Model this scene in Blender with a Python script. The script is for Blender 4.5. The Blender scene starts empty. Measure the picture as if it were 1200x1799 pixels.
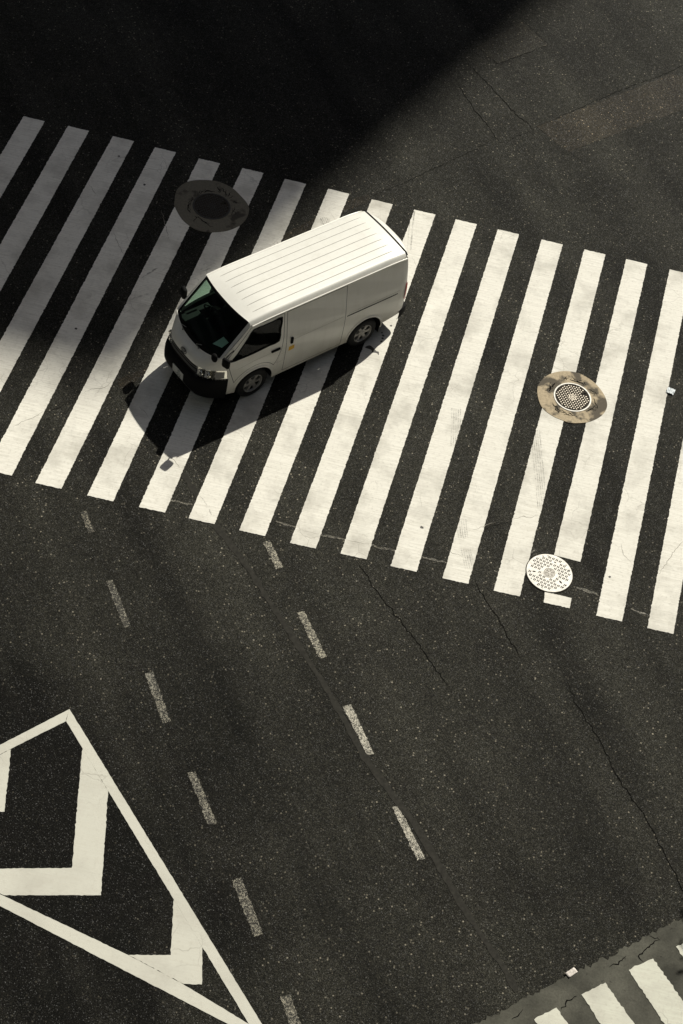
import bpy, bmesh, math, random
import numpy as np
from mathutils import Matrix, Vector
from mathutils.geometry import delaunay_2d_cdt

random.seed(7)
R = math.radians
scene = bpy.context.scene
C = scene.collection

# ------------------------------------------------------------------ camera
cam_d = bpy.data.cameras.new('camera')
cam = bpy.data.objects.new('camera', cam_d)
C.objects.link(cam)
cam_d.sensor_fit = 'VERTICAL'
cam_d.sensor_height = 36.0
cam_d.lens = 3194.34 / 1799 * 36.0
cam_d.clip_start = 0.5
cam_d.clip_end = 3000
cam.matrix_world = Matrix.Translation((0, 0, 25.18)) @ Matrix.Rotation(0.680387, 4, 'X') @ Matrix.Rotation(0.220982, 4, 'Z')
scene.camera = cam

# ------------------------------------------------------------------ light
SUN = Vector((0.46, 1.00, 1.0)).normalized()        # towards the sun
SUN_EL = math.asin(SUN.z)
SUN_AZ = math.atan2(SUN.x, SUN.y)
world = bpy.data.worlds.new('World')
scene.world = world
world.use_nodes = True
wn = world.node_tree.nodes
sky = wn.new('ShaderNodeTexSky')
sky.sky_type = 'NISHITA'
sky.sun_disc = False
sky.sun_elevation = SUN_EL
sky.sun_rotation = SUN_AZ
sky.air_density = 1.0
sky.dust_density = 2.0
bg = wn['Background']
bg.inputs['Strength'].default_value = 0.055
world.node_tree.links.new(sky.outputs[0], bg.inputs['Color'])
sd = bpy.data.lights.new('sun', 'SUN')
sd.energy = 5.0
sd.angle = R(0.53)
sd.color = (1.0, 0.965, 0.855)
sun = bpy.data.objects.new('sun', sd)
C.objects.link(sun)
sun.location = SUN * 150
sun.rotation_euler = SUN.to_track_quat('Z', 'Y').to_euler()
vs = scene.view_settings
vs.view_transform = 'Standard'
vs.look = 'None'
vs.exposure = 0.03
vs.gamma = 1.0

# ------------------------------------------------------------------ measured ground positions, metres
STRIPES = [[(-9.175,28.821),(-8.725,28.813),(-9.462,19.613),(-9.928,19.61)],[(-8.229,28.813),(-7.779,28.805),(-8.51,19.584),(-8.976,19.581)],[(-7.288,28.822),(-6.838,28.814),(-7.595,19.571),(-8.061,19.568)],[(-6.331,28.818),(-5.881,28.809),(-6.681,19.559),(-7.147,19.556)],[(-5.429,28.766),(-4.98,28.758),(-5.777,19.544),(-6.242,19.541)],[(-4.484,28.73),(-4.036,28.722),(-4.875,19.501),(-5.34,19.498)],[(-3.561,28.734),(-3.112,28.725),(-3.941,19.482),(-4.406,19.479)],[(-2.654,28.695),(-2.205,28.686),(-3.013,19.488),(-3.478,19.485)],[(-1.735,28.687),(-1.287,28.679),(-2.123,19.482),(-2.588,19.479)],[(-0.808,28.665),(-0.36,28.657),(-1.212,19.47),(-1.677,19.467)],[(0.1,28.645),(0.548,28.637),(-0.298,19.445),(-0.763,19.442)],[(0.976,28.633),(1.424,28.625),(0.608,19.457),(0.143,19.454)],[(1.871,28.618),(2.318,28.61),(1.51,19.43),(1.045,19.427)],[(2.8,28.606),(3.247,28.598),(2.439,19.423),(1.975,19.42)],[(3.705,28.595),(4.152,28.586),(3.36,19.401),(2.895,19.398)],[(5.514,28.572),(5.961,28.564),(5.199,19.358),(4.734,19.355)],[(6.431,28.557),(6.877,28.548),(6.117,19.336),(5.653,19.333)],[(7.346,28.541),(7.792,28.532),(7.034,19.314),(6.57,19.311)]]
STRIPE_CUT = [(4.592,28.586),(5.038,28.578),(4.353,20.458),(3.867,20.477)]
STRIPE_STUB = [(3.788,19.622),(4.27,19.616),(4.256,19.385),(3.792,19.386)]
DASHES = [[(-3.633,17.785),(-3.529,17.839),(-3.004,17.005),(-3.105,16.941)],[(-2.564,16.157),(-2.438,16.226),(-1.94,15.369),(-2.056,15.306)],[(-1.473,14.519),(-1.358,14.581),(-0.83,13.769),(-0.95,13.698)],[(-0.404,12.877),(-0.268,12.949),(0.237,12.122),(0.114,12.045)],[(0.677,11.215),(0.818,11.284),(1.109,10.782),(0.963,10.704)],[(-4.427,19.092),(-4.33,19.146),(-4.084,18.751),(-4.178,18.686)],[(-1.221,19.324),(-1.115,19.406),(-0.781,18.899),(-0.887,18.819)],[(-0.363,18.013),(-0.244,18.079),(0.29,17.265),(0.186,17.19)],[(0.718,16.375),(0.85,16.444),(1.37,15.611),(1.265,15.562)],[(1.81,14.729),(1.905,14.774),(2.457,13.965),(2.34,13.896)]]
LINE_RIGHT = [(-3.56,15.184),(0.499,10.745),(0.931,10.263),(0.717,10.248),(0.314,10.702),(-3.554,14.955)]
LINE_TOP = [(-3.563,15.177),(-3.556,14.949),(-4.241,14.252),(-4.936,13.542),(-4.983,13.696)]
LINE_LOW = [(-4.834,12.097),(-3.649,11.806),(-1.632,11.327),(-0.751,11.074),(0.305,10.704),(0.708,10.25),(0.017,10.632),(-3.651,11.636),(-4.771,11.901)]
CHEV = [[(-3.178,14.556),(-2.59,13.886),(-2.255,12.159),(-3.644,11.817),(-4.552,12.032),(-3.823,12.218),(-2.794,12.489)],[(-1.193,12.381),(-0.6,11.732),(-0.478,11.13),(-0.744,11.08),(-1.624,11.329),(-1.024,11.473)],[(-4.245,14.235),(-4.03,13.16),(-5.006,12.912),(-5.149,13.364),(-4.566,13.513),(-4.64,13.847)]]
JOINT = [(-2.904,20.442),(-2.475,19.921),(-2.148,19.514),(-1.824,19.191),(-1.308,18.662),(-0.907,18.165),(-0.267,17.421),(0.351,16.71),(0.827,16.077),(1.225,15.519),(1.786,14.944),(2.223,14.5),(2.673,13.918),(3.114,13.332),(3.535,12.835),(3.891,12.448),(4.13,12.115)]
CRACKS = [[(0.403,19.412),(0.616,19.178),(0.836,18.886),(1.017,18.699),(1.195,18.526),(1.446,18.264),(1.682,18.013),(1.918,17.754),(2.147,17.46),(2.465,17.137)],[(2.517,19.547),(2.69,19.315),(2.815,19.124),(3.03,18.847),(3.224,18.568),(3.336,18.38),(3.524,18.129)],[(4.394,17.853),(4.527,17.49),(4.66,17.317),(4.805,17.103),(4.97,16.885),(5.171,16.545),(5.284,16.331),(5.434,16.117),(5.626,15.841),(5.83,15.625),(6.039,15.307),(6.3,14.852),(6.555,14.426),(6.849,14.029)],[(0.451,33.969),(0.804,33.568),(1.133,33.227),(1.318,32.984),(1.582,32.71),(1.806,32.444),(2.084,32.241),(2.329,31.988)],[(3.105,31.59),(3.269,31.452),(3.436,31.278)],[(0.386,33.084),(0.663,32.648),(1.007,32.162),(1.279,31.819),(1.615,31.346)],[(1.615,31.346),(1.895,31.659),(2.273,32.028)],[(1.386,31.364),(1.042,30.896),(0.609,30.402),(0.134,29.824),(-0.337,29.292),(-0.803,28.786)],[(1.596,35.855),(1.806,35.665),(2.006,35.429),(2.275,35.154)],[(2.485,20.619),(2.671,20.806),(2.893,20.964),(3.04,21.06)],[(1.423,27.926),(1.633,28.152),(1.824,28.356)],[(2.308,32.18),(2.982,32.9),(3.693,33.686),(4.298,34.363),(4.924,34.929),(5.807,35.986)],[(-0.253,19.77),(0.007,19.753),(0.158,19.77)],[(0.615,19.796),(0.844,19.783),(1.05,19.776)],[(-5.567,22.033),(-5.424,21.901),(-5.152,21.766)],[(-5.632,21.117),(-5.444,21.274),(-5.242,21.507)],[(0.941,34.255),(1.228,34.06),(1.761,34.597),(2.275,35.154)]]
PAINTCRACKS = [[(3.04,21.06),(3.185,21.183),(3.341,21.201),(3.488,21.311)],[(-6.073,20.604),(-5.957,20.779),(-5.777,20.96),(-5.655,21.124)],[(-5.073,21.79),(-4.93,21.936),(-4.735,22.01),(-4.67,22.176)],[(-4.03,21.76),(-3.895,21.643),(-3.793,21.531)],[(-6.448,27.27),(-6.31,27.103),(-6.166,26.957)],[(-5.607,26.054),(-5.434,25.738),(-5.251,25.464)],[(-0.613,19.771),(-0.458,19.764),(-0.304,19.768)],[(0.187,19.778),(0.362,19.776),(0.596,19.79)],[(1.944,20.069),(2.076,20.015),(2.255,19.988)],[(5.039,21.082),(5.11,20.836),(5.279,20.686)],[(5.777,20.565),(5.987,21.085),(6.177,21.474)],[(-3.367,20.814),(-3.206,20.751),(-2.992,20.553)],[(-4.864,26.956),(-4.652,26.507),(-4.534,26.204)],[(2.74,20.933),(2.502,20.731),(2.359,20.623)]]
PATCH_BROWN = [(2.308,32.18),(3.699,33.606),(4.804,34.715),(5.18,35.107),(6.252,35.064),(6.269,34.646),(5.512,33.898),(4.528,32.958),(3.807,32.286),(3.106,31.571),(2.769,31.787)]
PATCH_GREY = [(0.685,34.505),(1.585,35.829),(2.288,35.159),(1.228,34.06)]
TRENCH = [[(-2.349,27.098),(-1.774,27.814),(-1.294,28.476),(-0.892,28.811),(-0.832,28.595),(-1.139,28.276),(-1.729,27.565),(-2.292,26.807),(-2.473,26.543)],[(-4.584,22.262),(-4.329,22.533),(-4.09,22.756),(-4.097,22.604),(-4.343,22.159),(-4.459,22.065)]]
COLLAR_A = [(-4.671,27.314),(-4.696,27.661),(-4.542,27.954),(-4.259,28.11),(-3.95,28.155),(-3.644,28.066),(-3.414,27.881),(-3.23,27.681),(-3.166,27.49),(-3.182,27.227),(-3.288,26.983),(-3.493,26.777),(-3.777,26.648),(-4.02,26.625),(-4.206,26.69),(-4.412,26.841),(-4.623,27.143)]
COLLAR_B = [(3.154,24.355),(3.168,24.538),(3.275,24.768),(3.431,24.925),(3.645,25.031),(3.881,25.055),(4.044,25.005),(4.211,24.912),(4.384,24.731),(4.492,24.532),(4.527,24.348),(4.483,24.159),(4.368,23.984),(4.174,23.821),(3.899,23.721),(3.73,23.731),(3.504,23.793),(3.31,23.926),(3.205,24.122)]
LIDS = [(-3.92,27.39),(3.843,24.379),(3.827,20.049)]
CONCRETE = [(3.459,11.376),(3.835,11.671),(3.928,11.756),(4.034,11.817),(4.071,11.872),(4.159,11.938),(4.188,11.991),(4.286,12.05),(4.567,12.283),(4.891,12.565),(5.221,12.823),(5.664,13.186),(6.02,13.475),(6.08,13.528),(6.32,13.733),(6.579,13.963),(7.107,14.411)]
CSTRIPES = [[(4.433,11.73),(4.744,11.994),(5.538,11.126),(5.206,10.833)],[(5.101,12.289),(5.446,12.566),(6.366,11.519),(6.01,11.199)],[(5.787,12.854),(6.151,13.131),(7.056,12.063),(6.698,11.738)],[(6.492,13.415),(6.856,13.697),(7.755,12.62),(7.387,12.295)]]
CCRACKS = [[(6.227,13.486),(6.075,13.324),(5.975,13.213),(5.928,13.125),(6.004,13.048)],[(5.736,13.06),(5.613,12.926),(5.485,12.848)],[(4.247,11.849),(4.206,11.749),(4.113,11.655)],[(4.815,11.983),(4.928,12.166),(5.025,12.253)],[(6.081,13.519),(6.137,13.484),(6.227,13.486)]]
CARD = [(4.82,12.567),(4.945,12.695),(5.012,12.636),(4.892,12.509)]
SCRAP = [(5.732,25.123)]
STAIN = [(-0.252,24.474),(-0.174,24.551),(-0.092,24.504),(-0.022,24.442),(0.024,24.436),(0.038,24.347),(0.002,24.387),(-0.058,24.389),(-0.101,24.376),(-0.126,24.441)]
SPOTS = [(1.458,20.431),(0.004,24.958),(0.037,24.89),(0.039,24.811),(0.029,24.729),(0.148,25.195),(-6.161,23.202),(-5.637,23.291),(4.904,20.268),(-6.061,28.254),(-5.358,27.586)]
TYRES = [[(3.229,23.355),(3.317,22.728),(3.463,22.062),(3.571,21.43)],[(2.114,20.82),(2.21,20.408)],[(2.283,20.166),(2.41,19.747)],[(1.679,23.434),(1.752,23.058),(1.795,22.491)],[(-1.676,27.794),(-1.572,27.617)],[(0.083,28.596),(0.099,28.173),(0.177,27.412)]]
GRIT = [[(-1.099,19.842),(-0.725,19.818)],[(-0.307,19.781),(0.177,19.775)],[(0.596,19.79),(1.101,19.778)],[(1.522,19.78),(2.006,19.775)],[(2.853,19.82),(3.039,19.808)],[(4.329,19.862),(4.744,19.825)],[(5.331,19.67),(5.662,19.623)],[(-3.021,19.789),(-2.588,19.782)],[(3.147,20.583),(3.281,20.318),(3.523,20.479)]]
SCUFFS = [[(-4.835,24.345),(-4.635,24.537),(-4.431,24.667)],[(-4.787,24.973),(-4.527,25.352)],[(-3.859,25.372),(-3.422,25.878)],[(-3.92,25.237),(-3.513,25.665)],[(-5.434,22.415),(-5.099,22.788)],[(-5.025,22.422),(-4.773,22.619)],[(-2.497,20.021),(-2.317,19.861),(-2.213,19.666)],[(-4.082,19.921),(-4.024,19.577)]]
TREE_SHADE = [(8.099,14.434)]

# ------------------------------------------------------------------ helpers
def tag(o, label=None, cat=None, group=None, kind=None):
    if label: o['label'] = label
    if cat: o['category'] = cat
    if group: o['group'] = group
    if kind: o['kind'] = kind
    return o

def mesh(name, verts, faces, mat, parent=None, smooth=False):
    me = bpy.data.meshes.new(name)
    me.from_pydata([tuple(v) for v in verts], [], [tuple(f) for f in faces])
    me.materials.append(mat)
    if smooth:
        me.polygons.foreach_set('use_smooth', [True] * len(me.polygons))
    me.update()
    o = bpy.data.objects.new(name, me)
    C.objects.link(o)
    if parent: o.parent = parent
    return o

def empty(name, loc=(0, 0, 0), rz=0.0):
    o = bpy.data.objects.new(name, None)
    o.empty_display_size = 0.3
    C.objects.link(o)
    o.location = loc
    o.rotation_euler = (0, 0, rz)
    return o

class MB:
    """collects shapes that become one mesh object"""
    def __init__(s): s.v, s.f = [], []
    def add(s, v, f):
        n = len(s.v)
        s.v += [tuple(p) for p in v]
        s.f += [tuple(i + n for i in q) for q in f]
    def box(s, x0, x1, y0, y1, z0, z1):
        s.add([(x0, y0, z0), (x1, y0, z0), (x1, y1, z0), (x0, y1, z0), (x0, y0, z1), (x1, y0, z1), (x1, y1, z1), (x0, y1, z1)],
              [(3, 2, 1, 0), (4, 5, 6, 7), (0, 1, 5, 4), (1, 2, 6, 5), (2, 3, 7, 6), (3, 0, 4, 7)])
    def tube(s, pts, r, n=8):
        pts = [Vector(p) for p in pts]
        rs = r if isinstance(r, (list, tuple)) else [r] * len(pts)
        base = len(s.v)
        ref = None
        for i, p in enumerate(pts):
            d = (pts[min(i + 1, len(pts) - 1)] - pts[max(i - 1, 0)]).normalized()
            if ref is None:
                ref = d.orthogonal().normalized()
            a = (ref - d * ref.dot(d)).normalized(); ref = a
            b = d.cross(a)
            for k in range(n):
                t = 2 * math.pi * k / n
                s.v.append(tuple(p + (a * math.cos(t) + b * math.sin(t)) * rs[i]))
        for i in range(len(pts) - 1):
            for k in range(n):
                k2 = (k + 1) % n
                s.f.append((base + i * n + k, base + i * n + k2, base + (i + 1) * n + k2, base + (i + 1) * n + k))
        s.f.append(tuple(base + k for k in reversed(range(n))))
        s.f.append(tuple(base + (len(pts) - 1) * n + k for k in range(n)))
    def lathe(s, prof, n=32, m=None):
        """profile of (radius, height) turned about Z, then moved by matrix m"""
        base = len(s.v)
        for r, h in prof:
            for k in range(n):
                t = 2 * math.pi * k / n
                p = Vector((r * math.cos(t), r * math.sin(t), h))
                s.v.append(tuple(m @ p if m else p))
        for i in range(len(prof) - 1):
            for k in range(n):
                k2 = (k + 1) % n
                s.f.append((base + i * n + k, base + i * n + k2, base + (i + 1) * n + k2, base + (i + 1) * n + k))
    def build(s, name, mat, parent=None, smooth=False):
        return mesh(name, s.v, s.f, mat, parent, smooth)

def bevel(o, w=0.01, seg=2):
    b = o.modifiers.new('bevel', 'BEVEL')
    b.width = w; b.segments = seg; b.limit_method = 'ANGLE'; b.angle_limit = R(35)
    return o

def ragged(pts, step=0.05, j=0.004, seed=0):
    rnd = random.Random(seed)
    out = []
    for i in range(len(pts)):
        a, b = Vector(pts[i]), Vector(pts[(i + 1) % len(pts)])
        n = max(1, int((b - a).length / step))
        t = (b - a).normalized()
        nrm = Vector((-t.y, t.x))
        for k in range(n):
            p = a.lerp(b, k / n)
            if k: p = p + nrm * rnd.gauss(0, j)
            out.append((p.x, p.y))
    return out

def smooth_loop(pts, n=6):
    out = []
    m = len(pts)
    for i in range(m):
        p0, p1, p2, p3 = [Vector(pts[(i + k - 1) % m]) for k in range(4)]
        for k in range(n):
            t = k / n
            out.append(0.5 * ((2 * p1) + (-p0 + p2) * t + (2 * p0 - 5 * p1 + 4 * p2 - p3) * t * t + (-p0 + 3 * p1 - 3 * p2 + p3) * t ** 3))
    return [(p.x, p.y) for p in out]

def sheet(name, pts, z, mat, parent=None, z0=0.0005):
    """flat piece lying on the road: top face and a thin skirt"""
    n = len(pts)
    area = sum(pts[i][0] * pts[(i + 1) % n][1] - pts[(i + 1) % n][0] * pts[i][1] for i in range(n))
    if area < 0: pts = pts[::-1]
    v = [(x, y, z) for x, y in pts] + [(x, y, z0) for x, y in pts]
    f = [tuple(range(n))] + [(i + n, (i + 1) % n + n, (i + 1) % n, i) for i in range(n)]
    return mesh(name, v, f, mat, parent)

def ribbon(name, pts, w, z, mat, parent=None, j=0.0, seed=0, step=0.06, taper=False):
    rnd = random.Random(seed)
    q = []
    for i in range(len(pts) - 1):
        a, b = Vector(pts[i]), Vector(pts[i + 1])
        n = max(1, int((b - a).length / step))
        for k in range(n): q.append(a.lerp(b, k / n))
    q.append(Vector(pts[-1]))
    v, f = [], []
    for i, p in enumerate(q):
        d = (q[min(i + 1, len(q) - 1)] - q[max(i - 1, 0)]).normalized()
        nrm = Vector((-d.y, d.x))
        o = rnd.gauss(0, j) if j else 0
        ww = w * (rnd.uniform(0.55, 1.15) if j else rnd.uniform(0.93, 1.07)) / 2
        if taper: ww *= min(1, 0.25 + min(i, len(q) - 1 - i) / 6)
        a, b = p + nrm * (o + ww), p + nrm * (o - ww)
        v += [(a.x, a.y, z), (b.x, b.y, z)]
        if i: f.append((2 * i - 2, 2 * i - 1, 2 * i + 1, 2 * i))
    return mesh(name, v, f, mat, parent)

# ------------------------------------------------------------------ materials
class NT:
    def __init__(s, name, group=False):
        s.m = bpy.data.materials.new(name)
        s.m.use_nodes = True
        s.t = s.m.node_tree
        s.b = s.t.nodes['Principled BSDF']
        s.out = s.t.nodes['Material Output']
    def n(s, typ, **kw):
        x = s.t.nodes.new(typ)
        for k, v in kw.items(): setattr(x, k, v)
        return x
    def l(s, a, b): s.t.links.new(a, b)
    def co(s): return s.n('ShaderNodeTexCoord').outputs['Object']
    def noise(s, co, scale, detail=3, rough=0.55):
        x = s.n('ShaderNodeTexNoise'); x.inputs['Scale'].default_value = scale
        x.inputs['Detail'].default_value = detail; x.inputs['Roughness'].default_value = rough
        s.l(co, x.inputs['Vector']); return x.outputs['Fac']
    def mapped(s, co, scale=(1, 1, 1), rot=0.0, loc=(0, 0, 0)):
        x = s.n('ShaderNodeMapping'); x.inputs['Scale'].default_value = scale
        x.inputs['Rotation'].default_value = (0, 0, rot); x.inputs['Location'].default_value = loc
        s.l(co, x.inputs['Vector']); return x.outputs[0]
    def rng(s, v, a, b, c=0.0, d=1.0, smooth=False):
        x = s.n('ShaderNodeMapRange'); x.clamp = True
        if smooth: x.interpolation_type = 'SMOOTHSTEP'
        for i, q in enumerate((a, b, c, d)): x.inputs[i + 1].default_value = q
        s.l(v, x.inputs[0]); return x.outputs[0]
    def mix(s, fac, a, b, mode='MIX'):
        x = s.n('ShaderNodeMix', data_type='RGBA', blend_type=mode)
        for k, q in ((0, fac), (6, a), (7, b)):
            if isinstance(q, (int, float)): x.inputs[k].default_value = q
            elif isinstance(q, tuple): x.inputs[k].default_value = q + (1,)
            else: s.l(q, x.inputs[k])
        return x.outputs[2]
    def math(s, op, a, b=0.0):
        x = s.n('ShaderNodeMath', operation=op)
        for k, q in ((0, a), (1, b)):
            if isinstance(q, (int, float)): x.inputs[k].default_value = q
            else: s.l(q, x.inputs[k])
        return x.outputs[0]
    def vor(s, co, scale, feature='F1'):
        x = s.n('ShaderNodeTexVoronoi', feature=feature); x.inputs['Scale'].default_value = scale
        s.l(co, x.inputs['Vector']); return x
    def bump(s, h, strength, dist):
        x = s.n('ShaderNodeBump'); x.inputs['Strength'].default_value = strength; x.inputs['Distance'].default_value = dist
        s.l(h, x.inputs['Height']); s.l(x.outputs[0], s.b.inputs['Normal'])

def setp(b, color=None, rough=None, metal=None, spec=None, coat=None):
    if color: b.inputs['Base Color'].default_value = tuple(color) + (1,)
    if rough is not None: b.inputs['Roughness'].default_value = rough
    if metal is not None: b.inputs['Metallic'].default_value = metal
    if spec is not None: b.inputs['Specular IOR Level'].default_value = spec
    if coat is not None: b.inputs['Coat Weight'].default_value = coat

ROAD_ANG = math.atan2(DASHES[3][0][1] - DASHES[0][0][1], DASHES[3][0][0] - DASHES[0][0][0])      # the way the traffic lanes run

def asphalt_nodes(t, tint=(1, 1, 1), level=1.0):
    """colour and height of old asphalt: dark binder, single stones, pale worn bands"""
    co = t.co()
    flat = t.mapped(co, (1, 1, 0))
    v1 = t.vor(flat, 78)
    sep = t.n('ShaderNodeSeparateColor'); t.l(v1.outputs['Color'], sep.inputs[0])
    stone = t.math('POWER', sep.outputs[0], 3.2)
    v2 = t.vor(flat, 27)
    sep2 = t.n('ShaderNodeSeparateColor'); t.l(v2.outputs['Color'], sep2.inputs[0])
    big = t.rng(sep2.outputs[0], 0.93, 1.0)
    v3 = t.vor(flat, 150)
    sep3 = t.n('ShaderNodeSeparateColor'); t.l(v3.outputs['Color'], sep3.inputs[0])
    fine = t.math('POWER', sep3.outputs[1], 2.0)
    a = t.math('ADD', t.math('MULTIPLY', stone, 0.62), t.math('MULTIPLY', fine, 0.45))
    c = t.mix(a, (0.0018 * level, 0.0018 * level, 0.0014 * level), (0.054 * level, 0.0518 * level, 0.041 * level))
    inner = t.rng(v2.outputs['Distance'], 0.5, 0.15)
    c = t.mix(t.math('MULTIPLY', t.math('MULTIPLY', big, inner), 0.75), c, (0.30, 0.27, 0.21))
    lanes = t.mapped(t.mapped(co, (1, 1, 0), -ROAD_ANG), (0.16, 1.7, 0))
    band = t.noise(lanes, 0.55, 4, 0.5)
    blot = t.noise(flat, 0.35, 5, 0.6)
    wear = t.math('ADD', t.math('MULTIPLY', band, 0.55), t.math('MULTIPLY', blot, 0.45))
    # corner darkening painted into the asphalt colour, strongest at the hatched island
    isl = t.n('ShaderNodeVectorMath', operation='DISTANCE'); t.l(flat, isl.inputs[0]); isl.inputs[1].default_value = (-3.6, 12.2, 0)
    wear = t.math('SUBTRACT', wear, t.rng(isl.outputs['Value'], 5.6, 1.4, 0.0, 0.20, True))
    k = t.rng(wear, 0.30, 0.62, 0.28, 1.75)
    small = t.rng(t.noise(flat, 7, 4, 0.65), 0.3, 0.7, 0.8, 1.22)
    kk = t.math('MULTIPLY', k, small)
    comb = t.n('ShaderNodeCombineColor')
    for i in range(3): t.l(t.math('MULTIPLY', kk, tint[i]), comb.inputs[i])
    c = t.mix(1.0, c, comb.outputs[0], 'MULTIPLY')
    h = t.math('SUBTRACT', t.math('MULTIPLY', sep.outputs[0], 0.7), v1.outputs['Distance'])
    glint = t.math('MULTIPLY', t.rng(sep.outputs[2], 0.86, 0.97), t.rng(t.noise(flat, 45, 2), 0.45, 0.6))
    return co, flat, c, h, sep3.outputs[2], glint

def asphalt(name, tint=(1, 1, 1), level=1.0, spec=0.06, bump=0.75):
    t = NT(name)
    co, flat, c, h, _, gl = asphalt_nodes(t, tint, level)
    t.l(c, t.b.inputs['Base Color'])
    setp(t.b, rough=0.62)
    t.l(t.rng(gl, 0, 1, spec, 0.9), t.b.inputs['Specular IOR Level'])
    t.bump(h, bump, 0.006)
    return t.m

def paint_mat(name, base=(0.80, 0.775, 0.70), wear=0.0, dirt=0.5, streak_rot=0.0):
    """thermoplastic road paint: trowel streaks, grey traffic film, chips, holes where stones show"""
    t = NT(name)
    co, flat, ac, h, rnd, gl = asphalt_nodes(t)
    st = t.noise(t.mapped(co, (1.2, 26, 0), streak_rot), 1.6, 4, 0.6)
    film = t.noise(flat, 1.1, 6, 0.62)
    spots = t.noise(flat, 16, 5, 0.7)
    c = t.mix(t.rng(st, 0.40, 0.72, 0.0, 0.55 * dirt), base, (0.50, 0.47, 0.40))
    c = t.mix(t.rng(film, 0.48, 0.74, 0.0, 0.95 * dirt), c, (0.42, 0.40, 0.35))
    c = t.mix(t.rng(spots, 0.52, 0.80, 0.0, 0.60 * dirt), c, (0.36, 0.33, 0.28))
    # thin shrinkage cracks, only here and there
    warp = t.n('ShaderNodeMix', data_type='VECTOR')
    nz = t.n('ShaderNodeTexNoise'); nz.inputs['Scale'].default_value = 5; t.l(flat, nz.inputs['Vector'])
    warp.inputs[0].default_value = 0.12
    t.l(flat, warp.inputs[4]); t.l(nz.outputs['Color'], warp.inputs[5])
    ve = t.vor(warp.outputs[1], 2.6, 'DISTANCE_TO_EDGE')
    line = t.rng(ve.outputs['Distance'], 0.0, 0.018, 1.0, 0.0)
    where = t.rng(t.noise(flat, 0.8, 2), 0.52, 0.66)
    c = t.mix(t.math('MULTIPLY', t.math('MULTIPLY', line, where), 0.45), c, (0.22, 0.20, 0.17))
    if wear > 0:
        edge = t.noise(flat, 9, 4, 0.7)
        clump = t.noise(flat, 30, 4, 0.8)
        m = t.math('ADD', t.math('ADD', t.math('MULTIPLY', rnd, 0.25), t.math('MULTIPLY', clump, 0.75)), t.math('MULTIPLY', edge, 0.35))
        keep = t.rng(m, wear, wear + 0.10)
        c = t.mix(keep, ac, c)
    else:
        chips = t.noise(flat, 38, 3, 0.8)
        c = t.mix(t.rng(chips, 0.735, 0.76), c, (0.10, 0.09, 0.08))
    t.l(c, t.b.inputs['Base Color'])
    setp(t.b, rough=0.7, spec=0.25)
    t.bump(h if wear > 0 else t.math('ADD', t.math('MULTIPLY', h, 0.25), spots), 0.3, 0.004)
    return t.m

def simple(name, color, rough=0.5, metal=0.0, spec=0.5, coat=0.0, var=0.08, scale=6.0):
    t = NT(name)
    co = t.co()
    f = t.rng(t.noise(co, scale, 4, 0.6), 0.3, 0.7)
    c = t.mix(f, tuple(x * (1 - var) for x in color), tuple(min(1, x * (1 + var)) for x in color))
    t.l(c, t.b.inputs['Base Color'])
    setp(t.b, rough=rough, metal=metal, spec=spec, coat=coat)
    return t.m

def glass(name, tint, ior=1.45):
    t = NT(name)
    t.t.nodes.remove(t.b)
    tr = t.n('ShaderNodeBsdfTransparent'); tr.inputs[0].default_value = tint + (1,)
    gl = t.n('ShaderNodeBsdfGlossy'); gl.inputs['Roughness'].default_value = 0.02
    fr = t.n('ShaderNodeFresnel'); geo = t.n('ShaderNodeNewGeometry')
    t.l(t.rng(geo.outputs['Backfacing'], 0, 1, ior, 1 / ior), fr.inputs[0])     # thin pane: same from both sides
    mx = t.n('ShaderNodeMixShader')
    t.l(fr.outputs[0], mx.inputs[0]); t.l(tr.outputs[0], mx.inputs[1]); t.l(gl.outputs[0], mx.inputs[2])
    t.l(mx.outputs[0], t.out.inputs['Surface'])
    return t.m

def mark_mat(name, kind, color=(0.05, 0.045, 0.04), rot=0.0, dens=0.6):
    """soot of a tyre on the paint: blocks of tread with the paint showing between"""
    t = NT(name)
    co = t.co()
    flat = t.mapped(co, (1, 1, 0), rot)
    sep = t.n('ShaderNodeSeparateXYZ'); t.l(flat, sep.inputs[0])
    if kind == 'tread':
        gx = t.math('SINE', t.math('ADD', t.math('MULTIPLY', sep.outputs[0], 150.0), t.math('MULTIPLY', t.noise(flat, 14, 2), 5.0)))
        gy = t.math('SINE', t.math('ADD', t.math('MULTIPLY', sep.outputs[1], 170.0), t.math('MULTIPLY', t.noise(flat, 11, 2), 6.0)))
        m = t.math('MULTIPLY', t.rng(gx, -0.5, 0.3), t.rng(gy, -0.7, 0.0))
    else:
        m = t.rng(t.math('SINE', t.math('MULTIPLY', sep.outputs[0], 60.0)), -0.6, 0.6)
    m = t.math('MULTIPLY', m, t.rng(t.noise(flat, 7, 4, 0.75), 0.38, 0.66))
    m = t.math('MULTIPLY', m, dens)
    tr = t.n('ShaderNodeBsdfTransparent')
    mx = t.n('ShaderNodeMixShader')
    setp(t.b, color=color, rough=0.85, spec=0.1)
    t.l(m, mx.inputs[0]); t.l(tr.outputs[0], mx.inputs[1]); t.l(t.b.outputs[0], mx.inputs[2])
    t.l(mx.outputs[0], t.out.inputs['Surface'])
    return t.m

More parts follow.
